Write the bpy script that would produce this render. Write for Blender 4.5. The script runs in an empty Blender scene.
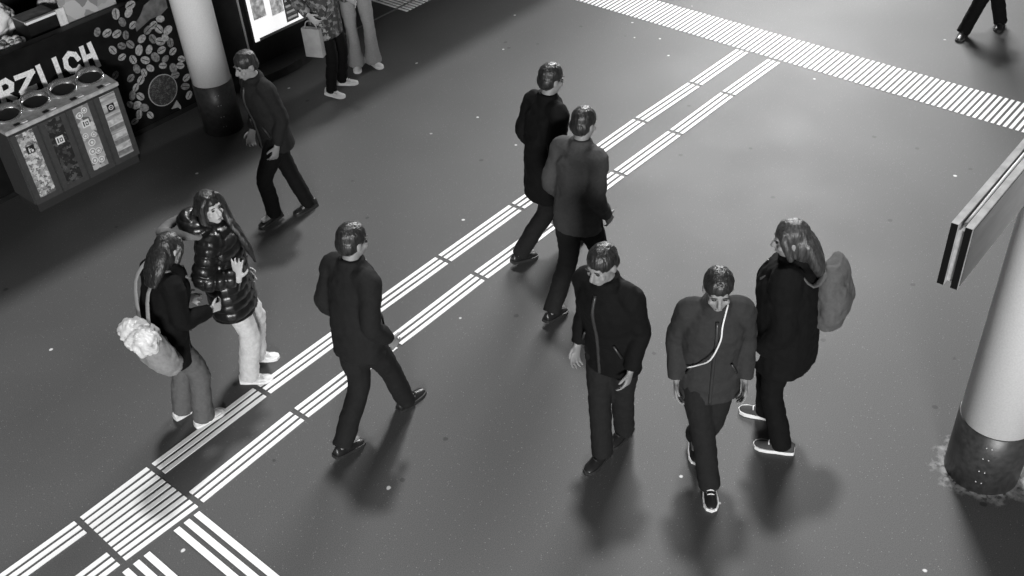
import bpy, bmesh, math, random
import numpy as np
from mathutils import Vector, Matrix, noise
random.seed(7)
S = bpy.context.scene
C = S.collection

# ------------------------------------------------------------------ camera
F_PX, PITCH, ROLL, YAW = 1036.24, 0.6731, -0.07894, 0.7551
CAM = Vector((-1.894, -5.401, 5.446))
fwd = Vector((math.cos(PITCH)*math.cos(YAW), math.cos(PITCH)*math.sin(YAW), -math.sin(PITCH)))
rgt0 = Vector((math.sin(YAW), -math.cos(YAW), 0)); up0 = rgt0.cross(fwd)
rgt = rgt0*math.cos(ROLL) + up0*math.sin(ROLL)
upv = -rgt0*math.sin(ROLL) + up0*math.cos(ROLL)
cd = bpy.data.cameras.new('camera'); cam = bpy.data.objects.new('camera', cd); C.objects.link(cam)
cd.sensor_width = 36; cd.lens = F_PX*36/1024; cd.clip_end = 200
m = Matrix((rgt, upv, -fwd)).transposed().to_4x4(); m.translation = CAM
cam.matrix_world = m
S.camera = cam

# ------------------------------------------------------------------ light
w = bpy.data.worlds.new('world'); S.world = w; w.use_nodes = True
w.node_tree.nodes['Background'].inputs[0].default_value = (1, 1, 1, 1)
w.node_tree.nodes['Background'].inputs[1].default_value = 0.05
def area(name, loc, target, size, power, sy=None):
    d = bpy.data.lights.new(name, 'AREA'); d.energy = power; d.size = size
    if sy: d.shape = 'RECTANGLE'; d.size_y = sy
    o = bpy.data.objects.new(name, d); C.objects.link(o); o.location = loc
    o.rotation_euler = (Vector(target)-Vector(loc)).to_track_quat('-Z', 'Y').to_euler()
    return o
sd = bpy.data.lights.new('daylight', 'SUN'); sd.energy = 2.4; sd.angle = math.radians(5)
so = bpy.data.objects.new('daylight', sd); C.objects.link(so)
so.rotation_euler = Vector((-0.82*0.4, -0.57*0.4, -0.917)).to_track_quat('-Z', 'Y').to_euler()
area('hall_lamp', (17.7, 5.1, 8.0), (4, -1.5, 0), 6.0, 3900)
area('gallery_lamp', (-8.5, -11.5, 4.6), (3, 2, 1.2), 3.0, 2600, 1.5)
S.view_settings.view_transform = 'Standard'; S.view_settings.look = 'None'
S.view_settings.gamma = 1; S.view_settings.use_curve_mapping = False
S.view_settings.exposure = 0.0

# ------------------------------------------------------------------ helpers
def ray(x, y): return fwd + rgt*((x-512)/F_PX) - upv*((y-288)/F_PX)
def ground(x, y, z=0.0):
    d = ray(x, y); return CAM + d*((z-CAM.z)/d.z)
def on_wall(x, y, Y):
    d = ray(x, y); return CAM + d*((Y-CAM.y)/d.y)

MATS = {}
def mat(name, g, rough=0.6, metal=0.0, var=0.0, scale=20.0, bump=0.0, bscale=None, spec=0.5, emit=0.0, stretch=None):
    """grey procedural material: noise-varied value plus noise bump"""
    if name in MATS: return MATS[name]
    M = bpy.data.materials.new(name); M.use_nodes = True; nt = M.node_tree; b = nt.nodes['Principled BSDF']
    b.inputs['Roughness'].default_value = rough; b.inputs['Metallic'].default_value = metal
    b.inputs['Specular IOR Level'].default_value = spec
    tc = nt.nodes.new('ShaderNodeTexCoord'); mp = nt.nodes.new('ShaderNodeMapping')
    nt.links.new(tc.outputs['Object'], mp.inputs[0])
    if stretch: mp.inputs['Scale'].default_value = stretch
    n = nt.nodes.new('ShaderNodeTexNoise'); n.inputs['Scale'].default_value = scale; n.inputs['Detail'].default_value = 4
    nt.links.new(mp.outputs[0], n.inputs['Vector'])
    r = nt.nodes.new('ShaderNodeValToRGB'); r.color_ramp.elements[0].position = .3; r.color_ramp.elements[1].position = .7
    lo, hi = g*(1-var), min(1, g*(1+var))
    r.color_ramp.elements[0].color = (lo, lo, lo, 1); r.color_ramp.elements[1].color = (hi, hi, hi, 1)
    nt.links.new(n.outputs['Fac'], r.inputs[0]); nt.links.new(r.outputs[0], b.inputs['Base Color'])
    if emit:
        nt.links.new(r.outputs[0], b.inputs['Emission Color']); b.inputs['Emission Strength'].default_value = emit
    if bump:
        n2 = nt.nodes.new('ShaderNodeTexNoise'); n2.inputs['Scale'].default_value = bscale or scale
        nt.links.new(mp.outputs[0], n2.inputs['Vector'])
        bp = nt.nodes.new('ShaderNodeBump'); bp.inputs['Strength'].default_value = bump; bp.inputs['Distance'].default_value = .01
        nt.links.new(n2.outputs['Fac'], bp.inputs['Height']); nt.links.new(bp.outputs[0], b.inputs['Normal'])
    MATS[name] = M; return M

def blotch(name, vals, scale, rough=.8, kind='vor', emit=0.0):
    """patchy print: random grey per Voronoi cell, constant steps"""
    M = bpy.data.materials.new(name); M.use_nodes = True; nt = M.node_tree; b = nt.nodes['Principled BSDF']
    b.inputs['Roughness'].default_value = rough
    tc = nt.nodes.new('ShaderNodeTexCoord')
    nz = nt.nodes.new('ShaderNodeTexNoise'); nz.inputs['Scale'].default_value = scale*1.3
    mx = nt.nodes.new('ShaderNodeMixRGB'); mx.inputs[0].default_value = .06
    nt.links.new(tc.outputs['Object'], nz.inputs['Vector'])
    nt.links.new(tc.outputs['Object'], mx.inputs[1]); nt.links.new(nz.outputs['Color'], mx.inputs[2])
    v = nt.nodes.new('ShaderNodeTexVoronoi'); v.inputs['Scale'].default_value = scale
    nt.links.new(mx.outputs[0], v.inputs['Vector'])
    sp = nt.nodes.new('ShaderNodeSeparateColor'); nt.links.new(v.outputs['Color'], sp.inputs[0])
    r = nt.nodes.new('ShaderNodeValToRGB'); r.color_ramp.interpolation = 'CONSTANT' if kind == 'vor' else 'LINEAR'
    e = r.color_ramp.elements
    while len(e) < len(vals): e.new(.5)
    for i, g in enumerate(vals): e[i].position = i/len(vals); e[i].color = (g, g, g, 1)
    nt.links.new(sp.outputs[0], r.inputs[0]); nt.links.new(r.outputs[0], b.inputs['Base Color'])
    if emit:
        nt.links.new(r.outputs[0], b.inputs['Emission Color']); b.inputs['Emission Strength'].default_value = emit
    MATS[name] = M; return M

def link(name, me, material, parent=None, smooth=False):
    o = bpy.data.objects.new(name, me); C.objects.link(o)
    if material and not me.materials: me.materials.append(material)
    if parent is not None: o.parent = parent
    if smooth: me.polygons.foreach_set('use_smooth', [True]*len(me.polygons))
    return o
def tag(o, label=None, cat=None, group=None, kind=None):
    if label: o['label'] = label
    if cat: o['category'] = cat
    if group: o['group'] = group
    if kind: o['kind'] = kind
    return o
def empty(name, loc=(0, 0, 0), rz=0.0):
    o = bpy.data.objects.new(name, None); C.objects.link(o); o.location = loc; o.rotation_euler = (0, 0, rz)
    o.empty_display_size = .1
    return o

class Acc:
    """collects closed shapes into one mesh"""
    def __init__(s): s.v = []; s.f = []
    def add(s, vs, fs):
        k = len(s.v); s.v += [tuple(a) for a in vs]; s.f += [tuple(i+k for i in f) for f in fs]; return s
    def box(s, lo, hi, M=None):
        x0, y0, z0 = lo; x1, y1, z1 = hi
        vs = [Vector(p) for p in ((x0,y0,z0),(x1,y0,z0),(x1,y1,z0),(x0,y1,z0),(x0,y0,z1),(x1,y0,z1),(x1,y1,z1),(x0,y1,z1))]
        if M: vs = [M @ p for p in vs]
        return s.add(vs, [(3,2,1,0),(4,5,6,7),(0,1,5,4),(1,2,6,5),(2,3,7,6),(3,0,4,7)])
    def ell(s, c, r, M=None, n=14, k=9):
        vs = [Vector((0, 0, 1))]
        for i in range(1, k):
            a = math.pi*i/k
            for j in range(n):
                t = 2*math.pi*j/n; vs.append(Vector((math.sin(a)*math.cos(t), math.sin(a)*math.sin(t), math.cos(a))))
        vs.append(Vector((0, 0, -1)))
        vs = [Vector((c[0]+p.x*r[0], c[1]+p.y*r[1], c[2]+p.z*r[2])) for p in vs]
        if M: vs = [M @ p for p in vs]
        fs = [(0, 1+j, 1+(j+1) % n) for j in range(n)]
        for i in range(k-2):
            a = 1+i*n; fs += [(a+j, a+n+j, a+n+(j+1) % n, a+(j+1) % n) for j in range(n)]
        e = len(vs)-1; a = 1+(k-2)*n
        fs += [(a+j, e, a+(j+1) % n) for j in range(n)]
        return s.add(vs, fs)
    def tube(s, pts, rad, side=None, n=14, sub=4, M=None, cap=True):
        """smooth loft; rad entries r or (a,b): a along side, b across"""
        P = [Vector(p) for p in pts]; R = [(r, r) if not isinstance(r, (tuple, list)) else tuple(r) for r in rad]
        if sub > 1 and len(P) > 2:
            Q = []; RR = []
            for i in range(len(P)-1):
                p0 = P[i-1] if i else P[0]*2-P[1]; p1 = P[i]; p2 = P[i+1]; p3 = P[i+2] if i+2 < len(P) else P[-1]*2-P[-2]
                for q in range(sub):
                    t = q/sub
                    Q.append(((p1*2)+(p2-p0)*t+(p0*2-p1*5+p2*4-p3)*t*t+(p1*3-p0-p2*3+p3)*t**3)*.5)
                    u = t*t*(3-2*t); RR.append((R[i][0]*(1-u)+R[i+1][0]*u, R[i][1]*(1-u)+R[i+1][1]*u))
            Q.append(P[-1]); RR.append(R[-1]); P, R = Q, RR
        sd = Vector(side) if side else None; vs = []
        for i, p in enumerate(P):
            t = (P[min(i+1, len(P)-1)]-P[max(i-1, 0)]).normalized()
            if sd is None:
                sd = Vector((1, 0, 0)) if abs(t.x) < .8 else Vector((0, 1, 0))
            a = (sd - t*sd.dot(t)).normalized()
            if not side: sd = a
            b = t.cross(a)
            for j in range(n):
                q = 2*math.pi*j/n; vs.append(p+a*(R[i][0]*math.cos(q))+b*(R[i][1]*math.sin(q)))
        k = len(P); fs = []
        for i in range(k-1):
            fs += [(i*n+j, i*n+(j+1) % n, (i+1)*n+(j+1) % n, (i+1)*n+j) for j in range(n)]
        if cap: fs += [tuple(range(n-1, -1, -1)), tuple((k-1)*n+j for j in range(n))]
        if M: vs = [M @ p for p in vs]
        return s.add(vs, fs)
    def prism(s, poly, y0, y1):
        """polygon in x,z extruded along y"""
        n = len(poly)
        vs = [(x, y0, z) for x, z in poly]+[(x, y1, z) for x, z in poly]
        return s.add(vs, [tuple(range(n)), tuple(range(2*n-1, n-1, -1))]+[(j, j+n, (j+1) % n+n, (j+1) % n) for j in range(n)])
    def lathe(s, prof, c=(0, 0, 0), n=48):
        vs = []; fs = []
        for r, z in prof: vs += [(c[0]+r*math.cos(2*math.pi*j/n), c[1]+r*math.sin(2*math.pi*j/n), c[2]+z) for j in range(n)]
        for i in range(len(prof)-1): fs += [(i*n+j, i*n+(j+1) % n, (i+1)*n+(j+1) % n, (i+1)*n+j) for j in range(n)]
        fs += [tuple(range(n-1, -1, -1)), tuple((len(prof)-1)*n+j for j in range(n))]
        return s.add(vs, fs)
    def mesh(s, name):
        me = bpy.data.meshes.new(name); me.from_pydata(s.v, [], s.f); me.update(); return me
    def build(s, name, material, parent=None, smooth=False, bevel=0.0):
        me = s.mesh(name)
        bm = bmesh.new(); bm.from_mesh(me); bmesh.ops.recalc_face_normals(bm, faces=bm.faces)
        if bevel:
            bmesh.ops.bevel(bm, geom=list(bm.edges), offset=bevel, segments=2, affect='EDGES', clamp_overlap=True)
        bm.to_mesh(me); bm.free()
        return link(name, me, material, parent, smooth)
    def remesh(s, name, material, parent, voxel=.01, smooth=3, disp=None):
        """fuse the collected shapes into one continuous surface"""
        me = s.mesh(name); t = bpy.data.objects.new('t', me); C.objects.link(t)
        r = t.modifiers.new('r', 'REMESH'); r.mode = 'VOXEL'; r.voxel_size = voxel
        q = t.modifiers.new('s', 'SMOOTH'); q.factor = .5; q.iterations = smooth
        dg = bpy.context.evaluated_depsgraph_get(); dg.update()
        out = bpy.data.meshes.new_from_object(t.evaluated_get(dg)); out.name = name
        bpy.data.objects.remove(t); bpy.data.meshes.remove(me)
        if disp:
            nv = [v.normal.copy() for v in out.vertices]
            for v, nn in zip(out.vertices, nv): v.co += nn*disp(v.co)
        return link(name, out, material, parent, True)

# ------------------------------------------------------------------ materials
def floor_material():
    M = bpy.data.materials.new('dark poured floor'); M.use_nodes = True; nt = M.node_tree; L = nt.links
    b = nt.nodes['Principled BSDF']; tc = nt.nodes.new('ShaderNodeTexCoord')
    def N(kind, **kw):
        n = nt.nodes.new(kind)
        for k, v in kw.items(): n.inputs[k].default_value = v
        return n
    def ramp(src, stops):
        r = nt.nodes.new('ShaderNodeValToRGB'); e = r.color_ramp.elements
        while len(e) < len(stops): e.new(.5)
        for i, (p, g) in enumerate(stops): e[i].position = p; e[i].color = (g, g, g, 1)
        L.new(src, r.inputs[0]); return r.outputs[0]
    def mix(op, a, bb, f=1.0):
        x = nt.nodes.new('ShaderNodeMixRGB'); x.blend_type = op
        for i, q in ((0, f), (1, a), (2, bb)):
            if hasattr(q, 'is_output'): L.new(q, x.inputs[i])
            else: x.inputs[i].default_value = q if i == 0 else (q, q, q, 1)
        return x.outputs[0]
    big = N('ShaderNodeTexNoise', Scale=.9, Detail=5); L.new(tc.outputs['Object'], big.inputs['Vector'])
    fine = N('ShaderNodeTexNoise', Scale=140, Detail=3); L.new(tc.outputs['Object'], fine.inputs['Vector'])
    col = ramp(big.outputs['Fac'], [(.3, .056), (.7, .068)])
    col = mix('MULTIPLY', col, ramp(fine.outputs['Fac'], [(.3, .7), (.72, 1.3)]))
    # bright grit and pale gum spots
    v = N('ShaderNodeTexVoronoi', Scale=75); L.new(tc.outputs['Object'], v.inputs['Vector'])
    sp = nt.nodes.new('ShaderNodeSeparateColor'); L.new(v.outputs['Color'], sp.inputs[0])
    grit = mix('MULTIPLY', ramp(v.outputs['Distance'], [(.16, 1), (.3, 0)]), ramp(sp.outputs[0], [(.9, 0), (.93, 1)]))
    col = mix('MIX', col, .17, grit)
    v = N('ShaderNodeTexVoronoi', Scale=3.2); L.new(tc.outputs['Object'], v.inputs['Vector'])
    sp = nt.nodes.new('ShaderNodeSeparateColor'); L.new(v.outputs['Color'], sp.inputs[0])
    dist = N('ShaderNodeTexNoise', Scale=30); L.new(tc.outputs['Object'], dist.inputs['Vector'])
    dd = mix('ADD', v.outputs['Distance'], dist.outputs['Fac'], .06)
    gum = mix('MULTIPLY', ramp(dd, [(.075, 1), (.09, 0)]), ramp(sp.outputs[1], [(.25, 0), (.3, 1)]))
    col = mix('MIX', col, .55, gum)
    gum2 = mix('MULTIPLY', ramp(dd, [(.09, 1), (.11, 0)]), ramp(sp.outputs[2], [(.8, 0), (.82, 1)]))
    col = mix('MIX', col, .03, gum2)
    # salt-stained ring worn around the foot of the column
    sub = nt.nodes.new('ShaderNodeVectorMath'); sub.operation = 'DISTANCE'
    sub.inputs[1].default_value = (RC.x, RC.y, 0); L.new(tc.outputs['Object'], sub.inputs[0])
    ns = N('ShaderNodeTexNoise', Scale=9, Detail=6); L.new(tc.outputs['Object'], ns.inputs['Vector'])
    add = nt.nodes.new('ShaderNodeMath'); add.operation = 'MULTIPLY_ADD'; add.inputs[1].default_value = .3
    L.new(ns.outputs['Fac'], add.inputs[0]); L.new(sub.outputs['Value'], add.inputs[2])
    ring = ramp(add.outputs[0], [(RR+.10, 1), (RR+.24, 0)])
    ns2 = N('ShaderNodeTexNoise', Scale=26, Detail=5); L.new(tc.outputs['Object'], ns2.inputs['Vector'])
    col = mix('MIX', col, ramp(ns2.outputs['Fac'], [(.4, .04), (.48, .3), (.7, .5)]), ring)
    L.new(col, b.inputs['Base Color']); b.inputs['Specular IOR Level'].default_value = .34
    rg = ramp(big.outputs['Fac'], [(.3, .55), (.7, .62)]); L.new(rg, b.inputs['Roughness'])
    bp = N('ShaderNodeBump', Strength=.25, Distance=.004); L.new(fine.outputs['Fac'], bp.inputs['Height']); L.new(bp.outputs[0], b.inputs['Normal'])
    return M

# right and left column feet on the ground
RC = ground(981, 468); RR = .225
LC = Vector((3.36, 3.62, 0)); LR = .20

# ------------------------------------------------------------------ setting
floor = Acc().box((-14, -14, -.2), (22, 14, 0)).build('floor', floor_material()); tag(floor, 'dark speckled station floor with white tactile guide ribs', kind='structure')
M_rib = mat('white rib', .82, .55, var=.1, scale=60)
RIB = {}
def rib(a, b, width, h=.006):
    """one raised tactile rib between two ground points"""
    a = Vector((a[0], a[1], 0)); b = Vector((b[0], b[1], 0)); d = b-a
    key = 'tactile_rib'
    if key not in RIB:
        me = Acc().box((0, -.5, 0), (1, .5, 1)).mesh(key); me.materials.append(M_rib); RIB[key] = me
    o = bpy.data.objects.new(key, RIB[key]); C.objects.link(o); o.parent = floor
    o.location = a; o.rotation_euler = (0, 0, math.atan2(d.y, d.x)); o.scale = (d.length, width, h)
GL = [(156,470.7),(262,391),(356.8,321.9),(443.3,259.6),(516.7,207.3),(583.8,160.8),(640.4,120.8),(694.8,84.3),(743.2,50.6)]
GR = [(193.8,499.5),(299.2,414.7),(392.9,342.9),(479.4,276.5),(552.7,223.1),(619.1,173.8),(675.3,133),(727.8,94.2),(775.0,60.5)]
PL = [ground(*q) for q in GL]; PR = [ground(*q) for q in GR]
JL, JR = ground(83.4, 525.2), ground(116.4, 556.8)
GAP, SP, RW = .022, .0608, .036
def seg(a, b, k):
    d = (b-a).normalized(); n = Vector((-d.y, d.x, 0))*SP*k
    rib(a+d*GAP+n, b-d*GAP+n, RW)
for P in (PL, PR):
    for i in range(len(P)-1):
        for k in (1, 0, -1): seg(P[i], P[i+1], k)
# square where the guides cross: ten ribs
for i in range(10):
    t = (i-1)/7.0
    a = JL.lerp(JR, t); b = PL[0].lerp(PR[0], t); seg(a, b, 0)
# the guides go on towards the viewer
for q in (JL, JR):
    for s in range(3):
        a = q-Vector((1.0*(s+1), 0, 0)); b = q-Vector((1.0*s, 0, 0))
        for k in (1, 0, -1): seg(a, b, k)
# crossing guides that leave the square
for sx in ((575, 290), (365, 460)):
    a0 = ground(60+sx[0]/4.2375+1, 440+sx[1]/4.2375+1)
    for s in range(4):
        for k in range(3):
            x = a0.x-.022-k*.0815
            rib((x, a0.y-.03-s*.98-(.0 if s == 0 else .0)), (x, a0.y-.03-(s+1)*.98+.04), .046)
# broad warning band across the hall
v = 3.1
while v > -4.6:
    u0 = 7.894+(v+3.2)*.0276; u1 = 8.461+(v+3.0)*.0265
    rib((u0, v), (u1, v), .033); v -= .0612
for i in range(9):
    x = 6.62+i*.0612; rib((x, 4.06+.0*i), (x, 5.2), .033)
# metal threshold of the shop entrance
tag(Acc().box((5.55, 4.22, 0), (9.5, 4.25, .006)).build('trim_1', mat('threshold metal', .3, .35, .8, .2, 40)), 'thin metal threshold line at the shop entrance', kind='structure')

M_col = mat('column paint', .74, .55, var=.06, scale=90, bump=.1)
M_colb = mat('column dark paint', .035, .42, var=.35, scale=25, bump=.1)
def column(name, c, r, band, H, label):
    o = tag(Acc().lathe([(r, band), (r, H)], (c.x, c.y, 0)).build(name, M_col, smooth=False), label, 'column')
    for p in o.data.polygons: p.use_smooth = len(p.vertices) == 4
    b = Acc().lathe([(r+.008, 0), (r+.008, band), (r+.001, band+.003)], (c.x, c.y, 0)).build('base_band', M_colb, o)
    for p in b.data.polygons: p.use_smooth = len(p.vertices) == 4
    for zz in (.12, .24, .38, .5):
        for k in (-.06, .06):
            a = math.atan2(CAM.y-c.y, CAM.x-c.x)+k*1.2+.05
            Acc().ell((c.x+(r+.008)*math.cos(a), c.y+(r+.008)*math.sin(a), zz*band/.6), (.005, .005, .005), n=8, k=5).build('rivet', mat('rivet', .5, .4), b)
    return o
column('round_column', LC, LR, .57, 3.2, 'light painted round column with dark foot band beside the coffee banner')
column('round_column', RC, RR, .50, 6.0, 'thick light painted round column with stained foot beside the hanging display')

# --- shop side wall: counter front, dark shopfront, added canopy above for shade
M_black = mat('black panel', .012, .35, var=.3, scale=12)
M_dark = mat('dark wall', .02, .6, var=.3, scale=6)
WY = 4.28
wl = tag(Acc().box((-6, WY+.021, 0), (3.95, WY+.12, 1.355)).build('wall_left', M_dark), 'dark counter front of the coffee shop', kind='structure')
tag(Acc().box((-6, 7.0, 0), (5.4, 7.1, 3.2)).build('wall_back', M_dark), 'dark rear wall inside the coffee shop', kind='structure')
tag(Acc().box((3.95, WY+.02, 0), (5.42, WY+.14, 3.2)).build('wall_front', M_black), 'black shopfront panel beside the column', kind='structure')
tag(Acc().box((5.3, WY+.14, 0), (5.42, 7.1, 3.2)).build('wall_right', M_black), 'black side wall of the coffee shop', kind='structure')
tag(Acc().box((-8, 3.6, 3.2), (14, 7.2, 3.5)).build('shade_canopy', mat('canopy', .08, .7, var=.1)), 'added unseen canopy that shades the floor along the coffee shop', kind='structure')  # unseen slab, added and sized to shade the shop side of the floor
tag(Acc().box((-6, WY-.012, 0), (3.95, WY+.02, .05)).build('baseboard_left', M_black), 'black plinth under the coffee banner', kind='structure')

# ------------------------------------------------------------------ coffee banner
ban = tag(Acc().box((-6, WY-.004, .05), (3.75, WY+.02, 1.36)).build('shop_banner', mat('banner black', .006, .5, var=.5, scale=7, spec=.2)),
          'black coffee shop banner with white lettering and coffee beans on the counter front', 'banner')
def wp(zx, zy): p = on_wall(zx/4.0, zy/4.0, WY); return (p.x, p.z)       # 4x crop of the top left corner
M_let = mat('lettering white', .85, .6, var=.2, scale=60)
def stroke_letter(name, strokes, wd=.052, off=0.0):
    a = Acc()
    for st in strokes:
        pts = [(wp(*q)[0]+off, wp(*q)[1]) for q in st]
        for (x0, z0), (x1, z1) in zip(pts, pts[1:]):
            dx, dz = x1-x0, z1-z0; l = math.hypot(dx, dz); dx, dz = dx/l, dz/l; e = wd*.3
            x0, z0, x1, z1 = x0-dx*e, z0-dz*e, x1+dx*e, z1+dz*e; nx, nz = -dz*wd/2, dx*wd/2
            a.prism([(x0+nx, z0+nz), (x0-nx*.9, z0-nz*.9), (x1-nx, z1-nz), (x1+nx*.9, z1+nz*.9)], WY-.007-.0004*(len(a.v)//8), WY-.002)
    return a.build(name, M_let, ban)
LET = {
 'letter_r': [[(-8,338),(20,420)], [(-8,338),(20,322),(44,335),(44,358),(10,378)], [(15,376),(60,395)]],
 'letter_z': [[(62,312),(130,285)], [(128,285),(86,368)], [(84,370),(142,345)]],
 'letter_l': [[(150,265),(186,350)], [(186,350),(222,335)]],
 'letter_i': [[(215,235),(247,318)]],
 'letter_c': [[(313,236),(298,217),(274,214),(259,236),(265,266),(285,284),(308,280),(318,266)]],
 'letter_h': [[(324,190),(352,272)], [(355,175),(394,262)], [(338,232),(376,216)]]}
for k, s in LET.items(): stroke_letter(k, s)
stroke_letter('letter_h', LET['letter_h'], off=-1.27)
stroke_letter('letter_e', [[(150,265),(186,350)], [(186,350),(222,335)], [(168,308),(198,296)], [(152,266),(188,252)]], off=-.63)
BE = [(388,128),(427,132),(466,135),(502,140),(462,55),(513,50),(488,88),(520,20),(530,100),(486,183),(450,200),(487,228),(520,177),(531,238),(580,240),(546,275),(600,272),(566,155),(590,120),(634,115),(640,75),(610,155),(640,165),(660,150),(620,228),(595,198),(645,200),(660,235),(690,205),(650,262),(692,272),(720,262),(555,200),(522,312),(562,320),(542,350),(528,381),(560,385),(520,418),(575,430),(555,457),(600,460),(460,300),(538,485),(745,310),(740,345),(755,380),(670,120),(680,170),(612,100),(725,235),(700,300),(575,290),(545,420)]
M_bl = mat('bean light', .30, .6, var=.5, scale=45); M_bd = mat('bean dark', .16, .6, var=.6, scale=45)
for i, q in enumerate(BE):
    x, z = wp(*q); a = random.uniform(0, math.pi); s = random.uniform(.8, 1.05); r1, r2 = .058*s, .042*s
    def pt(t, k1=1.0, k2=1.0): return (x+math.cos(a)*math.cos(t)*r1*k1-math.sin(a)*math.sin(t)*r2*k2, z+math.sin(a)*math.cos(t)*r1*k1+math.cos(a)*math.sin(t)*r2*k2)
    y0 = WY-.0062-.0003*(i % 5)
    bo = Acc().prism([pt(2*math.pi*j/14) for j in range(14)], y0, WY-.002).build('printed_bean', M_bl if i % 3 else M_bd, ban)
    if random.random() < .65: Acc().prism([pt(2*math.pi*j/10, .95, .13) for j in range(10)], y0-.0008, y0+.001).build('bean_crease', M_black, bo)
cx, cz = wp(650, 360)
def disc(r0, k=1.0): return [(cx+r0*math.cos(2*math.pi*j/28), cz+r0*k*math.sin(2*math.pi*j/28)) for j in range(28)]
Acc().prism(disc(.178), WY-.010, WY-.002).build('cup_rim', mat('cup rim', .28, .5, var=.2), ban)
Acc().prism(disc(.168), WY-.012, WY-.002).build('ground_coffee', blotch('ground coffee', [.01, .03, .015, .09, .02], 75), ban)
Acc().prism([wp(705,400), wp(685,435), wp(710,428), wp(722,436), wp(722,424)], WY-.011, WY-.002).build('cup_handle', mat('cup rim', .28), ban)
Acc().prism([wp(660,-10), wp(668,30), wp(640,60), wp(600,75), wp(575,98), wp(545,125), wp(538,95), wp(560,60), wp(575,20), wp(610,-10)], WY-.011, WY-.002).build('hand_print', mat('hand print', .13, .6, var=.55, scale=9), ban)

# ------------------------------------------------------------------ counter goods
M_white = mat('white plastic', .7, .4, var=.05)
tag(Acc().box((-6, WY+.125, 1.17), (3.93, 5.15, 1.21)).build('shop_counter', mat('counter', .05, .4, var=.3)), 'dark serving counter behind the coffee banner', 'counter')
p0, p1 = on_wall(27, 25, 4.5), on_wall(57, 11, 4.5)
t = tag(empty('display_case', (p0.x, 4.5, 1.21)), 'black display case with white front edge on the shop counter', 'display case')
wd = p1.x-p0.x; ht = max(.1, p0.z-1.21)
Acc().box((0, 0, 0), (wd, .3, ht)).build('body', M_black, t)
Acc().box((-.01, -.012, ht), (wd+.01, .03, ht+.025)).build('edge_strip', mat('edge white', .9, .4), t)
Acc().box((-.0, .03, ht), (wd, .3, ht+.012)).build('lid', mat('lid grey', .3, .3, var=.4, scale=14), t)
# printed menu cards leaning behind the banner edge
def card(px0, px1, z1, Y, material, label, nm='menu_card'):
    a, b = on_wall(px0[0], px0[1], Y), on_wall(px1[0], px1[1], Y)
    t = tag(Acc().box((0, 0, 0), (b.x-a.x, .02, z1-1.21)).build(nm, material), label, 'card')
    t.location = (a.x, Y, 1.21); return t
card((66, 26), (117, 5), 1.78, 4.45, blotch('menu print', [.3, .45, .2, .36, .5], 9, kind='lin'), 'pale printed menu board standing on the counter beside the coffee beans')
card((60, 22), (67, 18), 1.52, 4.43, mat('card white', .75, .5, var=.2), 'small white price card between display case and menu board')
# bowl of pastries
bc = ground(17, 45, 1.27); bc.y = 4.60; bc.x = p0.x-.20
t = tag(empty('pastry_bowl', (bc.x, bc.y, 1.21)), 'grey round bowl of crumbly white pastries on the counter edge', 'bowl')
Acc().lathe([(.07, 0), (.13, .04), (.17, .11), (.16, .11), (.12, .05), (.05, .02)], n=32).build('bowl', mat('bowl grey', .25, .25, var=.2), t, True)
for i in range(13):
    a = i*2.4; r = .03+.1*math.sqrt(i/13)
    Acc().ell((r*math.cos(a), r*math.sin(a), .10+.02*random.random()), (.04, .032, .03), n=9, k=6).build('pastry', mat('pastry', .62, .7, var=.5, scale=60), t, True)
def crumple(name, c, r, material, label, cat, seed):
    a = Acc().ell((0, 0, r[2]), r)
    o = a.remesh(name, material, None, .02, 1, lambda p: .05*noise.noise(p*9+Vector((seed, 0, 0)))+.03*noise.noise(p*22))
    o.location = c; return tag(o, label, cat)
c = on_wall(17, 6, 4.9)
crumple('paper_bag', (p0.x-.05, 5.0, 1.235), (.19, .12, .17), mat('paper white', .8, .7, var=.1), 'crumpled white paper bag behind the display case', 'bag', 3)
c = on_wall(38, 2, 4.95)
crumple('paper_bag', (c.x+.14, 4.98, 1.235), (.15, .11, .14), mat('paper grey', .55, .7, var=.2), 'pale grey paper bag at the back of the counter near the menu board', 'bag', 8)
c = on_wall(4, 55, 4.62)
t = tag(Acc().lathe([(.06, 0), (.11, .04), (.13, .10), (.12, .10), (.05, .03)], n=28).build('serving_bowl', mat('bowl grey', .25), smooth=True), 'small grey serving bowl at the left end of the counter in view', 'bowl')
t.location = (p0.x-.53, 4.56, 1.21)

# ------------------------------------------------------------------ recycling station
bx0, bx1, by0, by1, bh = 1.24, 2.42, 3.77, 4.18, .93
rs = tag(empty('recycling_station', (bx0, by0, 0)), 'four-part metal recycling station with picture doors in front of the coffee banner', 'recycling bin')
W_, D_ = bx1-bx0, by1-by0
M_bin = mat('bin grey', .055, .45, var=.15, scale=30); M_steel = mat('brushed steel', .8, .22, .9, .15, 30, stretch=(1, 1, 12))
Acc().box((.02, .02, 0), (W_-.02, D_-.02, .09)).build('plinth', mat('plinth', .03, .5), rs)
Acc().box((0, 0, .09), (W_, D_, bh-.05)).build('body', M_bin, rs, bevel=.012)
tp = Acc().add([(-.01,-.015,bh-.06),(W_+.01,-.015,bh-.06),(W_+.01,D_,bh-.06),(-.01,D_,bh-.06),(-.01,-.015,bh-.02),(W_+.01,-.015,bh-.02),(W_+.01,D_,bh+.03),(-.01,D_,bh+.03)],
       [(3,2,1,0),(4,5,6,7),(0,1,5,4),(1,2,6,5),(2,3,7,6),(3,0,4,7)]).build('top_cover', mat('top steel', .5, .4, .15, .25, 18), rs, bevel=.006)
dw = W_/4
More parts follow.
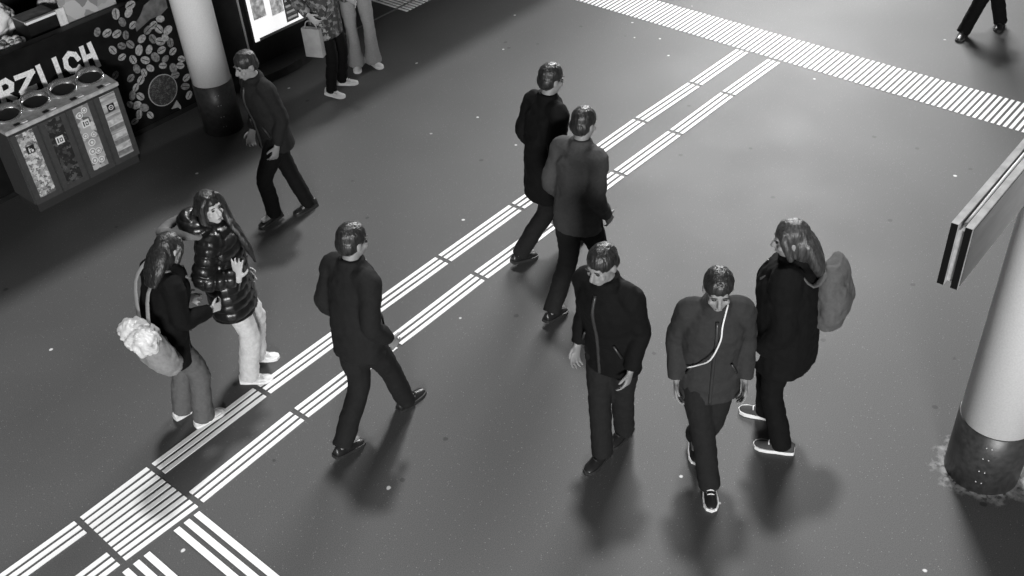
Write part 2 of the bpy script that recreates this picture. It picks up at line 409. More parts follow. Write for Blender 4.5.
PRN = [blotch('print waste', [.5, .2, .65, .12, .4, .3], 38), blotch('print dark', [.01, .02, .05, .012, .09], 30),
       blotch('print bottles', [.45, .2, .3, .6, .1, .4], 17, kind='lin'), mat('print paper', .42, .6, var=.75, scale=3.5, stretch=(1, 1, 9))]
M_ico = mat('icon black', .015, .5); M_icw = mat('icon white', .75, .5)
for i in range(4):
    x = i*dw
    d = Acc().box((x+.008, -.014, .10), (x+dw-.008, .0, bh-.075)).build('door', M_bin, rs)
    pw = .165; px = x+dw/2-pw/2
    Acc().box((px, -.018, .16), (px+pw, -.013, bh-.085)).build('picture_panel', PRN[i], d)
    s = .078; zc = [.66, .62, .66, .70][i]
    Acc().box((px+pw/2-s/2, -.021, zc-s/2), (px+pw/2+s/2, -.016, zc+s/2)).build('icon_plate', M_icw if i in (1, 2) else M_ico, d)
    fg = M_ico if i in (1, 2) else M_icw
    a = Acc(); X = px+pw/2
    if i == 3:      # ring
        for j in range(16):
            t0, t1 = 2*math.pi*j/16, 2*math.pi*(j+1)/16
            a.prism([(X+.026*math.cos(t0), zc+.026*math.sin(t0)), (X+.026*math.cos(t1), zc+.026*math.sin(t1)), (X+.018*math.cos(t1), zc+.018*math.sin(t1)), (X+.018*math.cos(t0), zc+.018*math.sin(t0))], -.0225, -.0205)
        a.box((X-.009, -.0225, zc-.003), (X+.009, -.0205, zc+.003))
    elif i == 0:    # person dropping waste
        a.box((X-.02, -.0225, zc-.028), (X-.008, -.0205, zc+.01)); a.box((X-.018, -.0225, zc+.014), (X-.008, -.0205, zc+.024)); a.box((X+.004, -.0225, zc-.028), (X+.024, -.0205, zc-.004)); a.box((X-.01, -.0225, zc), (X+.012, -.0205, zc+.007))
    else:           # bottle / can sign
        a.box((X-.028, -.0225, zc-.026), (X-.016, -.0205, zc+.026)); a.box((X-.004, -.0225, zc-.022), (X+.026, -.0205, zc-.014)); a.box((X-.004, -.0225, zc+.010), (X+.026, -.0205, zc+.018)); a.box((X-.004, -.0225, zc-.02), (X+.004, -.0205, zc+.016)); a.box((X+.018, -.0225, zc-.02), (X+.026, -.0205, zc+.016))
    a.build('pictogram', fg, d)
    if i == 3:
        for zz, g in ((.56, 'l'), (.49, 'd'), (.40, 'l'), (.33, 'd'), (.27, 'l'), (.21, 'd')):
            Acc().box((px+.002, -.0205, zz-.028), (px+pw-.002, -.0165, zz+.02)).build('printed_band', mat('band '+g, .5 if g == 'l' else .2, .6, var=.3, scale=30), d)
    if i == 2:
        for (ox, oz, r) in ((.04, .26, .036), (.11, .24, .034), (.05, .36, .036), (.11, .34, .034), (.075, .45, .038), (.035, .54, .03), (.12, .52, .028), (.05, .76, .034), (.11, .79, .03)):
            for rr, m_, dy in ((r, M_icw, .0), (r*.72, mat('lid print', .3, .6, var=.3), .001), (r*.4, M_icw, .002)):
                Acc().prism([(px+ox+rr*math.cos(2*math.pi*j/16), oz+rr*math.sin(2*math.pi*j/16)) for j in range(16)], -.0195-dy, -.0165).build('bottle_cap_print', m_, d)
    # throw-in opening with a chrome hood behind it
    c = (x+dw/2, .215); rx, ry = .118, .085
    def ring(k, zf, zb, n=24):
        return [(c[0]+rx*k*math.cos(2*math.pi*j/n), c[1]+ry*k*math.sin(2*math.pi*j/n), bh+.02+(zf+(zb-zf)*(.5+.5*math.sin(2*math.pi*j/n)))) for j in range(n)]
    n = 24
    A, B, Cc, Dd = ring(1.26, -.06, -.02), ring(1.18, -.012, .085), ring(1.06, -.010, .09), ring(1.0, -.05, .0)
    fs = []
    for r_ in range(3): fs += [(r_*n+j, r_*n+(j+1) % n, (r_+1)*n+(j+1) % n, (r_+1)*n+j) for j in range(n)]
    h = Acc().add(A+B+Cc+Dd, fs).build('opening_hood', M_steel, rs, True)
    Acc().add(ring(1.04, -.022, .03), [tuple(range(n))]).build('dark_hole_disc', M_ico, h)  # flat black disc: the dark inside of the hole is put into its colour
    # stickers on the sloping lip
    for k in range(2):
        sx = x+dw*.36+k*.075
        Acc().box((sx, .012, bh-.018), (sx+.055, .055, bh-.009)).build('sticker', M_icw if k else M_ico, tp)
Acc().box((W_-.006, .02, .1), (W_+.006, D_-.02, bh-.07)).build('side_panel', mat('bin side', .13, .4, .3, .15), rs)

# ------------------------------------------------------------------ light box on the shopfront
t = tag(empty('light_box', (4.40, WY, 0)), 'glowing white poster light box on the black shopfront', 'light box')
Acc().box((-.03, -.03, .37), (.92, .02, 2.4)).build('frame', M_black, t)
Acc().box((0, -.04, .41), (.89, -.03, 2.36)).build('poster', mat('poster glow', .9, .4, var=.06, scale=5, emit=.95), t)
Acc().box((.06, -.046, .41), (.89, -.03, .44)).build('lower_rail', mat('rail grey', .35, .4, .5), t)
for (x0, x1, z0, z1, g) in ((.04, .22, .66, 1.1, .35), (.30, .47, .62, 1.0, .45), (.48, .66, .47, .95, .05), (.75, .86, .6, 1.2, .3)):
    Acc().box((x0, -.043, z0), (x1, -.039, z1)).build('poster_picture', mat('poster pic %.2f' % g, g, .5, var=.7, scale=18, emit=.6, stretch=(1, 1, 3) if g < .1 else None), t)
for k in range(6): Acc().box((.50, -.045, .50+k*.07), (.64, -.042, .525+k*.07)).build('poster_stripe', mat('stripe', .4, .5, emit=.5), t)
tag(Acc().box((4.305, WY-.012, .13), (4.318, WY+.01, 3.15)).build('trim_2', mat('trim light', .45, .4, .3)), 'thin pale vertical edge strip beside the light box', kind='structure')
# low dark curved slab under the light box
a = Acc(); pts = [(3.75, WY+.03)]+[(3.75+1.66*k/14, WY+.02-.30*math.sin(math.pi*min(1, k/14*1.0))**.6) for k in range(15)]+[(5.41, WY+.03)]
n = len(pts); a.add([(x, y, 0) for x, y in pts]+[(x, y, .1) for x, y in pts], [tuple(range(n)), tuple(range(2*n-1, n-1, -1))]+[(j, (j+1) % n, (j+1) % n+n, j+n) for j in range(n)])
tag(a.build('trim_3', mat('slab', .03, .3, var=.3)), 'dark curved sill at the foot of the shopfront', kind='structure')

# ------------------------------------------------------------------ hanging display on the right column
zb, zt = 2.40, 2.735
q = [ground(px, 283.5, zb) for px in (938.3, 943.8, 948.8, 955.0)]
x0 = 2.06
Y0 = -4.33
hd = tag(empty('hanging_display', (x0, Y0, zb)), 'double-sided flat display panel with black ends hanging beside the thick column', 'display')
Ld = RC.x-RR-.02-x0; H_ = zt-zb
M_case = mat('display case', .30, .5, .0, .3, 14, bump=.15); M_scr = mat('display face', .045, .3, var=.5, scale=5, stretch=(1, 1, 4)); M_end = mat('display end', .004, .7, spec=.1)
for y in (0, -.062):
    s = Acc().box((.004, y-.032, 0), (Ld, y, H_)).build('screen_panel', M_case, hd)
    Acc().box((0, y-.031, .002), (.006, y-.001, H_-.002)).build('end_cap', M_end, s)
    fy = y-.032 if y else y
    Acc().box((.02, fy-.003, .012), (Ld-.02, fy+.003, H_-.012)).build('screen', M_scr, s)
Acc().box((.02, -.061, .02), (Ld, -.033, H_-.035)).build('inner_frame', mat('inner frame', .5, .35, .5, .2, 30), hd)
Acc().tube([(.06, -.047, H_-.02), (Ld*.5, -.047, H_-.012), (Ld, -.047, H_-.02)], [.008]*3, n=8).build('cable', M_white, hd, True)
Acc().box((Ld, -.08, .08), (Ld+.06, -.02, H_-.08)).build('bracket', mat('bracket', .1, .4, .7), hd)

# ------------------------------------------------------------------ people
V3 = Vector
M_skin = mat('skin', .40, .55, var=.08, scale=12); M_skinp = mat('skin pale', .40, .5, var=.06, scale=12)
M_eye = mat('eye dark', .02, .2); M_brow = mat('brow', .05, .7); M_lip = mat('lip', .2, .5)
M_hair = mat('dark hair', .016, .38, var=.6, scale=24, bump=.5, bscale=40, stretch=(3, 3, .3))
M_hairb = mat('brown hair', .04, .4, var=.6, scale=24, bump=.5, bscale=40, stretch=(3, 3, .3))

M_zip = mat('zip', .05, .4, .4, .1)
def ik(hip, ank, l1, l2, bend):
    d = ank-hip; L_ = min(d.length, (l1+l2)*.999); a = (l1*l1-l2*l2+L_*L_)/(2*L_); h = math.sqrt(max(l1*l1-a*a, 0))
    u = d.normalized(); b = (bend-u*bend.dot(u)).normalized()
    return hip+u*a+b*h

def hand(A, w, d, n, sgn, curl, s=1.0):
    """palm, four unequal bent fingers and a thumb from the side of the palm"""
    d = d.normalized(); n = (n-d*n.dot(d)).normalized(); sd = d.cross(n)*sgn
    A.tube([w-d*.03*s, w+d*.03*s, w+d*.085*s, w+d*.1*s], [(.026*s, .02*s), (.036*s, .017*s), (.042*s, .015*s), (.034*s, .01*s)], side=sd)
    for i, (ln, off) in enumerate(((.068, -.034), (.078, -.0115), (.082, .0115), (.074, .034))):
        r = w+d*.088*s+sd*off*s; q = off*1.2
        d1 = (d*math.cos(curl)+n*math.sin(curl)+sd*q*4).normalized(); d2 = (d*math.cos(curl*2.1)+n*math.sin(curl*2.1)+sd*q*5).normalized()
        A.tube([r, r+d1*ln*.5*s, r+d1*ln*.5*s+d2*ln*.5*s], [.0095*s, .009*s, .0075*s], n=8, sub=3)
    r = w+d*.025*s+sd*.03*s; d1 = (d*.65+sd*.75+n*.25).normalized(); d2 = (d*.9+sd*.35+n*.4).normalized()
    A.tube([r, r+d1*.045*s, r+d1*.045*s+d2*.035*s], [.013*s, .0115*s, .009*s], n=8, sub=3)

def fold(amp, sc, seed=0.0):
    o = V3((seed*3.1, seed*1.7, seed))
    return lambda p: amp*(noise.noise(V3((p.x*sc, p.y*sc, p.z*sc*1.6))+o)+.5*noise.noise(p*sc*2.6+o))

def seg_dist(p, a, b):
    ab = b-a; t = max(0, min(1, (p-a).dot(ab)/ab.length_squared)); return (p-(a+ab*t)).length, t*ab.length

def make_person(label, loc, heading, feet, hgt=1.68, toes=(0, 0), lift=(0, 0), hands=None, lean=(0, 0), pelvis=None, head=(0, 0), build=1.0,
                coat=None, hem=.78, coat_w=1.0, puff=0, trousers=None, leg_r=(.098, .078, .072), flare=0.0, shoe=None, sole=None, hair='short', hair_m=None,
                skin=None, vox=.010, seed=0.0, group=None, collar=True, hood=False, curl=(.45, .45), palm=(None, None), hdir=(None, None), trouser_fold=.006):
    """heading: world angle faced. feet: world ground points (left, right) of the ankles. hands: local wrist points (left, right)."""
    k = hgt/1.70
    root = tag(empty('person', (loc[0], loc[1], 0), heading-math.pi/2), label, 'person', group)
    R = Matrix.Rotation(-(heading-math.pi/2), 3, 'Z')
    FT = []
    for i, f in enumerate(feet):
        q = R @ V3((f[0]-loc[0], f[1]-loc[1], 0)); FT.append(V3((q.x, q.y, .085+lift[i])))
    mid = (FT[0]+FT[1])*.5
    ext = (FT[0]-FT[1]).length
    pz = .963*k-.10*max(0, ext-.25)
    pv = V3((mid.x, mid.y, pz)) if pelvis is None else V3((pelvis[0], pelvis[1], pz))
    ln = V3((lean[0], lean[1], 0))
    waist = pv+V3((0, 0, .14*k))+ln*.25; chest = pv+V3((0, .01, .36*k))+ln*.7; nb = pv+V3((0, -.005, .52*k))+ln
    hc = nb+V3((0, .025, .155*k))+ln*.25
    SH = [chest+V3((sx*.166*k*build, -.01, .10*k)) for sx in (-1, 1)]
    HIP = [pv+V3((sx*.09*k, 0, -.03)) for sx in (-1, 1)]
    if hands is None: hands = [(-.27, .06, .80), (.27, .06, .80)]
    WR = []
    EL = []
    for i in range(2):
        wv = V3(hands[i]); wv.z *= k
        d = wv-SH[i]; mx = .53*k
        if d.length > mx: wv = SH[i]+d*(mx/d.length)
        WR.append(wv); EL.append(ik(SH[i], wv, .29*k, .255*k, V3(((-1, 1)[i]*.3, -1, -.35))))
    KN = [ik(HIP[i], FT[i], .44*k, .42*k, V3(((-1, 1)[i]*.08, 1, 0))) for i in range(2)]
    HM = Matrix.Translation(hc) @ Matrix.Rotation(head[0], 4, 'Z') @ Matrix.Rotation(head[1], 4, 'X') @ Matrix.Scale(k*1.02, 4)
    # ---- body: one continuous skin surface
    B = Acc()
    B.ell((0, -.005, .03), (.074, .094, .092), HM); B.ell((0, .028, -.045), (.058, .066, .072), HM); B.ell((0, .05, -.095), (.03, .035, .025), HM)
    B.tube([(0, .085, .018), (0, .104, -.012), (0, .112, -.03), (0, .095, -.04)], [.010, .013, .016, .011], M=HM, n=8, sub=2)
    B.ell((0, .078, .03), (.05, .015, .014), HM)
    B.ell((0, .088, -.066), (.026, .014, .011), HM)
    for sx in (-1, 1): B.ell((sx*.076, -.01, -.01), (.011, .022, .033), HM); B.ell((sx*.042, .066, -.03), (.02, .02, .02), HM)
    B.tube([hc+V3((0, -.01, -.06)), nb+V3((0, 0, .03)), nb+V3((0, -.01, -.05))], [.055*k, .055*k, .08*k])
    B.tube([pv+V3((0, 0, -.10)), pv, waist, chest, nb+V3((0, 0, -.03)), nb], [(.12, .09), (.155*k, .105*k), (.13*k, .09*k), (.16*k*build, .105*k), (.12*k, .075*k), (.06, .055)], side=(1, 0, 0))
    for i in range(2):
        sg = (-1, 1)[i]
        B.tube([SH[i]-V3((sg*.05, 0, 0)), SH[i], SH[i].lerp(EL[i], .5), EL[i], EL[i].lerp(WR[i], .4), WR[i]], [.05*k, .055*k, .046*k, .04*k, .04*k, .026*k])
        fd = V3(hdir[i]).normalized() if hdir[i] else (WR[i]-EL[i]).normalized(); pn = V3(palm[i]) if palm[i] else V3((-sg*1.0, .15, 0))
        hand(B, WR[i], fd, pn, 1 if (fd.cross(pn)).y > 0 else -1, curl[i], k*1.02)
        B.tube([HIP[i], HIP[i].lerp(KN[i], .5), KN[i], KN[i].lerp(FT[i], .4), FT[i]], [.085*k, .072*k, .052*k, .05*k, .036*k])
        td = V3((math.sin(toes[i]), math.cos(toes[i]), 0)) if True else None
        B.tube([FT[i]-td*.03+V3((0, 0, -.03)), FT[i]+td*.06+V3((0, 0, -.045)), FT[i]+td*.14+V3((0, 0, -.062))], [(.03, .03), (.034, .025), (.034, .014)], side=td.cross(V3((0, 0, 1))))
    body = B.remesh('body', skin or M_skin, root, min(vox, .0085), 2)
    for sx in (-1, 1):
        Acc().ell((sx*.03, .083, .006), (.0135, .008, .0065), HM, 8, 6).build('eye', M_eye, body, True)
        Acc().ell((sx*.031, .091, .028), (.02, .006, .0035), HM, 8, 5).build('eyebrow', M_brow, body, True)
    Acc().ell((0, .0985, -.064), (.022, .006, .0065), HM, 8, 6).build('mouth', M_lip, body, True)
    # ---- trousers
    T = Acc()
    T.tube([pv+V3((0, 0, -.09)), pv+V3((0, 0, .0)), pv+V3((0, 0, .13*k))], [(.14*k, .10*k), (.175*k, .12*k), (.15*k, .105*k)], side=(1, 0, 0))
    for i in range(2):
        bt = FT[i]+V3((0, 0, -.045))
        T.tube([HIP[i]+V3((0, 0, .04)), HIP[i].lerp(KN[i], .45), KN[i], KN[i].lerp(bt, .5), bt], [leg_r[0]*1.06*k, leg_r[0]*k, leg_r[1]*k, (leg_r[1]+leg_r[2]+flare*.4)*.5*k, (leg_r[2]+flare)*k])
    T.remesh('trousers', trousers, root, vox, 3, fold(trouser_fold, 11, seed+1))
    # ---- jacket with sleeves
    J = Acc(); hz = hem*k; cw = coat_w
    lowc = V3((pv.x, pv.y-.005, hz))
    J.tube([lowc, lowc.lerp(pv, .5) if hz < pv.z-.1 else lowc+V3((0, 0, .04)), waist, chest, nb+V3((0, 0, -.035)), nb+V3((0, .0, .025))],
           [(.205*k*cw, .15*k*cw), (.198*k*cw, .148*k*cw), (.19*k*cw*build, .145*k*cw), (.205*k*cw*build, .145*k*cw), (.15*k*cw, .11*k*cw), (.082, .082)], side=(1, 0, 0), n=20)
    for i in range(2):
        sg = (-1, 1)[i]
        J.tube([SH[i]-V3((sg*.08, 0, -.01)), SH[i]+V3((sg*.0, 0, 0)), SH[i].lerp(EL[i], .5), EL[i], EL[i].lerp(WR[i], .5), WR[i].lerp(EL[i], .04)],
               [.08*k*cw, .08*k*cw, .072*k*cw, .067*k*cw, .062*k*cw, .05*k*cw])
    if collar: J.tube([nb+V3((0, -.01, -.03)), nb+V3((0, .005, .02)), nb+V3((0, .012, .055))], [(.1*k, .095*k), (.088*k, .09*k), (.082*k, .085*k)], side=(1, 0, 0))
    if hood:
        J.tube([nb+V3((-.11, .02, .0)), nb+V3((-.10, -.09, .04)), nb+V3((0, -.15, .05)), nb+V3((.10, -.09, .04)), nb+V3((.11, .02, .0))], [.05, .065, .075, .065, .05])
    f2 = fold(.009, 9, seed+5)
    if puff:
        def dj(p):
            best = None
            for i in range(2):
                d1, t1 = seg_dist(p, SH[i], EL[i]); d2, t2 = seg_dist(p, EL[i], WR[i])
                dd, tt = (d1, t1) if d1 < d2 else (d2, t2+.29)
                if dd < .115*k and (best is None or dd < best[0]): best = (dd, tt)
            ax = best[1] if best else p.z
            return puff*(abs(math.sin(math.pi*(ax+.012*noise.noise(p*8))/.075))**.6-.55)+.6*f2(p)
        dsp = dj
    else: dsp = f2
    jk = J.remesh('jacket', coat, root, vox, 3, dsp)
    zp = [lowc+V3((0, .15*k*cw, .02)), lowc.lerp(pv, .5)+V3((0, .15*k*cw, 0)) if hz < pv.z-.1 else lowc+V3((0, .15*k*cw, .05)), waist+V3((0, .147*k*cw, 0)), chest+V3((0, .147*k*cw, 0)), nb+V3((0, .113*k*cw, -.035))]
    Acc().tube(zp, [.011]*5, n=8).build('zipper', M_zip, jk, True)
    for sx in (-1, 1):
        Acc().tube([waist+V3((sx*.11*k*cw, .128*k*cw, -.02)), waist+V3((sx*.15*k*cw, .098*k*cw, -.12))], [.008]*2, n=6).build('pocket_edge', M_zip, jk, True)
    # ---- shoes
    for i in range(2):
        A, Sx = Acc(), Acc()
        prof = [(-.085, .026, .075), (-.07, .036, .09), (-.02, .038, .092), (.03, .040, .08), (.08, .046, .062), (.13, .046, .05), (.165, .036, .04), (.182, .018, .026)]
        n_ = 12; vs = []; vs2 = []
        for y, wd_, h_ in prof:
            for j in range(n_):
                t = 2*math.pi*j/n_; z = max(0, math.sin(t))
                vs.append(V3((wd_*math.cos(t)*(1-.25*z), y, .02+(h_-.02)*z if math.sin(t) > 0 else .02+.004*math.sin(t))))
        fs = []
        for r_ in range(len(prof)-1): fs += [(r_*n_+j, r_*n_+(j+1) % n_, (r_+1)*n_+(j+1) % n_, (r_+1)*n_+j) for j in range(n_)]
        fs += [tuple(range(n_-1, -1, -1)), tuple((len(prof)-1)*n_+j for j in range(n_))]
        out = [(-.088, .02), (-.082, .034), (-.04, .042), (.03, .044), (.09, .051), (.14, .049), (.172, .034), (.188, .0)]
        pl = [V3((wd_, y, 0)) for y, wd_ in out]+[V3((-wd_, y, 0)) for y, wd_ in reversed(out[:-1])]
        m_ = len(pl)
        SM = Matrix.Translation(V3((FT[i].x, FT[i].y, lift[i]*.6))) @ Matrix.Rotation(-toes[i], 4, 'Z') @ Matrix.Rotation(-lift[i]*3.2, 4, 'X') @ Matrix.Scale(k, 4)
        A.add([SM @ q for q in vs], fs)
        sh = A.build('shoe', shoe, root, True)
        Sx.add([SM @ q for q in pl]+[SM @ (q+V3((0, 0, .026))) for q in pl], [tuple(range(m_)), tuple(range(2*m_-1, m_-1, -1))]+[(j, (j+1) % m_, (j+1) % m_+m_, j+m_) for j in range(m_)])
        Sx.build('sole', sole or shoe, sh)
        La = Acc()
        for q in range(3):
            y = .035+q*.024; z = .088-q*.010
            La.tube([(-.022, y, z-.014), (0, y+.004, z-.002), (.022, y, z-.014)], [.0045]*3, n=6, sub=2, M=SM)
        La.build('laces', sole or shoe, sh, True)
    # ---- hair
    Hh = Acc(); hm = hair_m or M_hair
    Hh.ell((0, -.012, .046), (.086, .102, .088), HM)
    if hair == 'short':
        Hh.ell((0, -.045, -.005), (.08, .07, .075), HM)
    elif hair == 'bob':
        Hh.ell((0, -.045, -.03), (.095, .075, .11), HM)
        for sx in (-1, 1): Hh.tube([(sx*.06, .03, .08), (sx*.088, .03, .01), (sx*.085, .03, -.1)], [.025, .026, .02], M=HM)
    elif hair == 'long':
        Hh.tube([(0, -.05, .05), (0, -.095, -.05), (0, -.12, -.17), (0, -.15, -.34), (0, -.16, -.44)], [(.07, .05), (.095, .05), (.11, .045), (.10, .035), (.05, .02)], side=(1, 0, 0), M=HM)
        for sx in (-1, 1):
            Hh.tube([(sx*.03, .05, .115), (sx*.075, .045, .06), (sx*.092, .03, -.02), (sx*.10, .04, -.13), (sx*.10, .09, -.22), (sx*.12, .15, -.30 if sx > 0 else -.38), (sx*.14, .16, -.36 if sx > 0 else -.52)], [.022, .026, .032, .036, .036, .03, .012], M=HM)
    elif hair == 'longback':
        Hh.ell((0, -.045, -.04), (.096, .07, .12), HM)
        Hh.tube([(0, -.05, .05), (0, -.095, -.05), (0, -.12, -.15), (0, -.14, -.27)], [(.07, .05), (.095, .055), (.10, .05), (.06, .025)], side=(1, 0, 0), M=HM)
        for sx in (-1, 1): Hh.tube([(sx*.05, .04, .09), (sx*.085, .03, .02), (sx*.088, .01, -.09)], [.022, .028, .02], M=HM)
    Hh.remesh('hair', hm, root, .008, 2, lambda p: .004*noise.noise(V3((p.x*55, p.y*55, p.z*7))))
    return dict(root=root, nb=nb, chest=chest, pv=pv, waist=waist, SH=SH, WR=WR, EL=EL, hc=hc, HM=HM, k=k, jacket=jk, heading=heading, loc=loc)

def cloth(name, g, rough=.85, **kw): return mat(name, g, rough, **{**dict(var=.1, scale=60, bump=.12, bscale=90, spec=.15), **kw})
M_puff = mat('black puffer', .007, .33, var=.3, scale=14, bump=.25, bscale=30)
M_blackc = cloth('black wool', .0045); M_char = cloth('charcoal cloth', .013); M_grey = cloth('grey cloth', .06)
M_light = cloth('cream cotton', .50, var=.08); M_denim = cloth('grey denim', .10, var=.08); M_denim2 = cloth('pale denim', .24, var=.08)
M_shw = mat('white leather', .62, .45, var=.12, scale=30); M_solew = mat('white rubber', .75, .6, var=.1); M_shd = mat('dark leather', .015, .35); M_soled = mat('dark rubber', .02, .6)
M_camo = blotch('camouflage print', [.03, .12, .05, .2, .03, .09, .28], 26)

def g2(x, y): p = ground(x, y); return (p.x, p.y)
def mid2(a, b, sx=0, sy=0): return ((a[0]+b[0])/2+sx, (a[1]+b[1])/2+sy)
HR = YAW-math.pi/2          # heading that looks to the right of the picture
D2R = math.radians

M_skind = mat('skin dark', .22, .6, var=.08, scale=12)  # skin in a darker tone than the base one
M_arcg = cloth('grey arc cloth', .13)
# girl in the puffer jacket
fl, fr = g2(258, 359), g2(251, 381)
A_ = make_person('long-haired girl in a shiny black puffer jacket and cream trousers, hand at chest', mid2(fl, fr), HR, (fl, fr), hgt=1.60,
    toes=(D2R(2), D2R(2)), hands=[(-.22, .06, .86), (.225, .15, 1.14)], head=(D2R(-40), D2R(2)), coat=M_puff, hem=.70, coat_w=1.2, puff=.014, trousers=M_light,
    leg_r=(.095, .082, .08), shoe=M_shw, sole=M_solew, hair='long', skin=M_skinp, vox=.008, seed=1, hood=True, curl=(.4, .10), palm=(None, (-.9, .3, .2)), hdir=(None, (-.15, .12, 1)), trouser_fold=.010)
nb = A_['nb']
h = Acc(); h.tube([nb+V3(q) for q in ((.13, .02, -.01), (.16, -.12, .03), (.12, -.27, .03), (.02, -.33, .0), (-.08, -.27, .0), (-.13, -.10, .02), (-.12, .02, -.01))], [(.03, .022), (.045, .028), (.05, .03), (.055, .03), (.05, .03), (.045, .028), (.03, .022)], n=12)
h.remesh('grey_arc', M_arcg, A_['jacket'], .009, 2, fold(.006, 14))  # grey arc added as a stand-in for a blurred streak behind the neck
# friend with the pale backpack
fl, fr = g2(184, 414), g2(205, 422)
B_ = make_person('person in a short dark jacket and grey trousers seen from behind beside the girl', mid2(fl, fr), D2R(-8), (fl, fr), hgt=1.54,
    toes=(D2R(-5), D2R(0)), hands=[(-.20, .26, 1.0), (.18, .30, 1.08)], lean=(.03, .15), head=(D2R(14), D2R(-24)), coat=M_blackc, hem=.70, coat_w=1.12, trousers=M_denim,
    leg_r=(.10, .085, .085), shoe=M_shw, sole=M_solew, hair='longback', vox=.009, seed=2, curl=(.4, .7), trouser_fold=.009)
# two standing by the shop
fl, fr = g2(343, 84), g2(332, 95)
Cm = make_person('person in a camouflage jacket and black trousers with white sneakers near the shop', mid2(fl, fr), HR-D2R(22), (fl, fr), hgt=1.66,
    toes=(D2R(-14), D2R(10)), hands=[(-.12, .26, 1.08), (.27, -.02, 1.04)], coat=M_camo, hem=.70, coat_w=1.12, trousers=M_blackc, leg_r=(.09, .07, .062), shoe=M_shw, sole=M_solew, hair='bob', seed=3)
fl, fr = g2(374, 64), g2(357, 67)
Fl = make_person('person in grey flared trousers and white sneakers beside the camouflage jacket', mid2(fl, fr), -math.pi+YAW+D2R(14), (fl, fr), hgt=1.70,
    toes=(D2R(-20), D2R(6)), hands=[(-.1, .26, 1.15), (.1, .28, 1.12)], coat=M_char, hem=.93, trousers=M_denim2, leg_r=(.085, .066, .072), flare=.03, shoe=M_shw, sole=M_solew, hair='longback', seed=4)
POCK = [(-.21, .10, .90), (.21, .10, .90)]
# dark figure on the right with the bag on the back
fl, fr = g2(781, 450), g2(765, 416)
Cr = make_person('dark-haired person in black jacket and trousers standing alone near the right column', mid2(fl, fr), HR+math.pi-D2R(30), (fl, fr), hgt=1.74,
    toes=(D2R(-10), D2R(-6)), hands=POCK, lean=(0, .02), head=(D2R(14), D2R(-12)), coat=M_blackc, hem=.72, coat_w=1.32, trousers=M_blackc, leg_r=(.09, .072, .07),
    shoe=M_grey, sole=M_solew, hair='longback', hair_m=M_hairb, skin=M_skind, vox=.009, seed=5)
# passers-by, mid-stride
fl, fr = g2(694, 445), g2(709, 490)
Dw = make_person('passer-by in a dark jacket walking to the viewer with a white earphone cord', mid2(fl, fr), -math.pi+YAW-D2R(6), (fl, fr), hgt=1.74, lift=(.07, 0),
    hands=POCK, lean=(0, .08), head=(0, D2R(-14)), coat=cloth('dark grey cloth', .03), build=.93, hem=.72, coat_w=1.0, trousers=M_char, shoe=M_shd, sole=M_solew, hair='short', skin=M_skind, seed=6)
c = Dw['chest']; k = Dw['k']; b_ = .152*k
cord = Acc().tube([Dw['nb']+V3((-.06, .07, .06)), Dw['nb']+V3((-.03, .13, -.05)), c+V3((-.02, b_+.012, .02)), c+V3((.03, b_+.018, -.12)), Dw['waist']+V3((.09, b_-.004, -.0)), Dw['waist']+V3((.15, .11, -.06))], [.0055]*6, n=8)
cord.build('earphone_cord', M_white, Dw['root'], True)
def walker(label, a, b, head, **kw):
    fl, fr = g2(*a), g2(*b)
    base = dict(hgt=1.74, hands=POCK, lean=(0, .07), head=(0, D2R(-14)), coat=M_char, hem=.78, trousers=M_char, shoe=M_shd, sole=M_soled, skin=M_skind, vox=.011)
    base.update(kw)
    return make_person(label, mid2(fl, fr), head, (fl, fr), **base)
G1 = 'passers-by walking through the hall'
walker('passer-by in charcoal crossing the guides just past the girl', (345, 457), (407, 405), D2R(0), lift=(.07, 0), seed=7, group=G1)
walker('passer-by in long black coat stepping over the guides, farther one of the middle pair', (576, 242), (520, 264), D2R(-14), lift=(0, .06), coat=M_blackc, hem=.6, seed=8, group=G1)
walker('passer-by in grey jacket stepping over the guides, nearer one of the middle pair', (552, 322), (606, 288), D2R(0), lift=(.06, 0), coat=M_grey, seed=9, group=G1)
walker('passer-by in black walking left of the earphone wearer', (624, 434), (602, 458), math.pi, coat=M_blackc, hair='short', seed=10, group=G1)
walker('passer-by in black walking towards the recycling station and the column', (276, 221), (310, 208), D2R(172), lift=(.04, 0), hgt=1.66, coat=M_char, trousers=M_blackc, seed=11, group=G1)
walker('passer-by in long dark coat beyond the warning band at the top right', (962, 36), (1000, 26), D2R(190), coat=M_blackc, hem=.45, trousers=M_blackc, seed=12, group=G1)

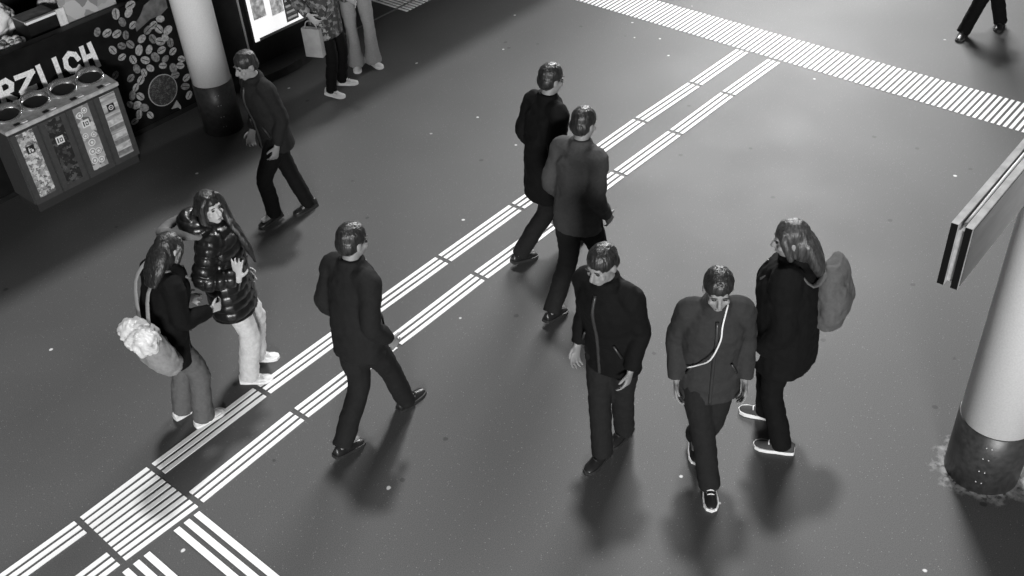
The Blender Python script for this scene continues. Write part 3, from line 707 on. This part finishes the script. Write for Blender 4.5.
# ------------------------------------------------------------------ bags
def local(P, q): return P['root'].matrix_basis @ V3(q)
M_tote = cloth('tote cloth', .22); M_bagw = mat('white film', .6, .4, var=.2, scale=9, bump=.4, bscale=14)
def soft_bag(name, P, at, size, mats, label, strap, tilt=0.0, top=True, seed=0):
    """bag hanging on the back: sagging body, crumpled top, two straps over the shoulders"""
    w_, d_, h_ = size
    r = tag(empty(name, local(P, at), P['heading']-math.pi/2), label, 'bag')
    r.rotation_euler = (tilt, 0, P['heading']-math.pi/2)
    A = Acc().tube([(0, 0, 0), (0, -.01, .04), (0, -.02, h_*.4), (0, 0, h_*.8), (0, .01, h_)], [(w_*.36, d_*.3), (w_*.48, d_*.48), (w_*.52, d_*.55), (w_*.45, d_*.42), (w_*.3, d_*.2)], side=(1, 0, 0), n=18)
    b = A.remesh('bag_body', mats[0], r, .010, 3, fold(.016, 9, seed+2))
    if top:
        t_ = Acc().ell((0, -.02, h_*.98), (w_*.55, d_*.6, .12)); t_.ell((-.08, -.05, h_*1.05), (.08, .07, .08)); t_.ell((.09, 0, h_*1.08), (.07, .06, .09))
        t_.remesh('bag_top', mats[1], r, .010, 1, lambda p: .05*abs(noise.noise(V3((p.x*11, p.y*11, p.z*5))))+.035*abs(noise.noise(p*17+V3((4, 1, 2))))-.025)
    Mi = r.matrix_basis.inverted(); tp_ = r.matrix_basis @ V3((0, d_*.1, h_*.95)); tp_ = P['root'].matrix_basis.inverted() @ tp_
    for sx in (-1, 1):
        sh = P['SH'][0 if sx < 0 else 1]; pts = [(tp_.x+sx*w_*.2, tp_.y, tp_.z), (sh.x*.62, sh.y-.125*strap, sh.z-.01), (sh.x*.62, sh.y, sh.z+.085*strap), (sh.x*.66, sh.y+.135*strap, sh.z-.04)]
        Acc().tube([Mi @ local(P, q) for q in pts], [(.02, .008)]*4, n=10).build('strap', mats[0], r, True)
    return r
soft_bag('tote_bag', B_, (.24, -.08, .78), (.34, .2, .36), (M_tote, M_bagw), 'pale bag with crumpled white top on the back of the person facing the girl', 1.15, D2R(20), True, 1)
soft_bag('backpack', Cr, (.11, -.215, 1.04), (.36, .22, .46), (cloth('bag grey', .09), M_char), 'dark grey backpack worn by the lone person near the right column', 1.2, 0, False, 4)
# flat carrier bag in the camouflage wearer's hand
wr = local(Cm, Cm['WR'][1]+V3((0, 0, -.07)))
t = tag(empty('carrier_bag', (wr.x, wr.y, wr.z-.40), YAW-math.pi/2-.35), 'light grey paper carrier bag hanging beside the camouflage jacket', 'bag')
M_pap = mat('carrier paper', .33, .6, var=.12, scale=14)
A = Acc(); A.add([(-.10, -.04, 0), (.10, -.04, 0), (.10, .04, 0), (-.10, .04, 0), (-.105, -.03, .32), (.105, -.03, .32), (.105, .03, .32), (-.105, .03, .32)], [(3,2,1,0), (0,1,5,4), (1,2,6,5), (2,3,7,6), (3,0,4,7), (4,5,6,7)])
A.build('bag_body', M_pap, t)
Acc().tube([(-.07, 0, .32), (-.05, 0, .38), (0, 0, .40), (.05, 0, .38), (.07, 0, .32)], [.006]*5, n=8).build('bag_handle', M_pap, t, True)
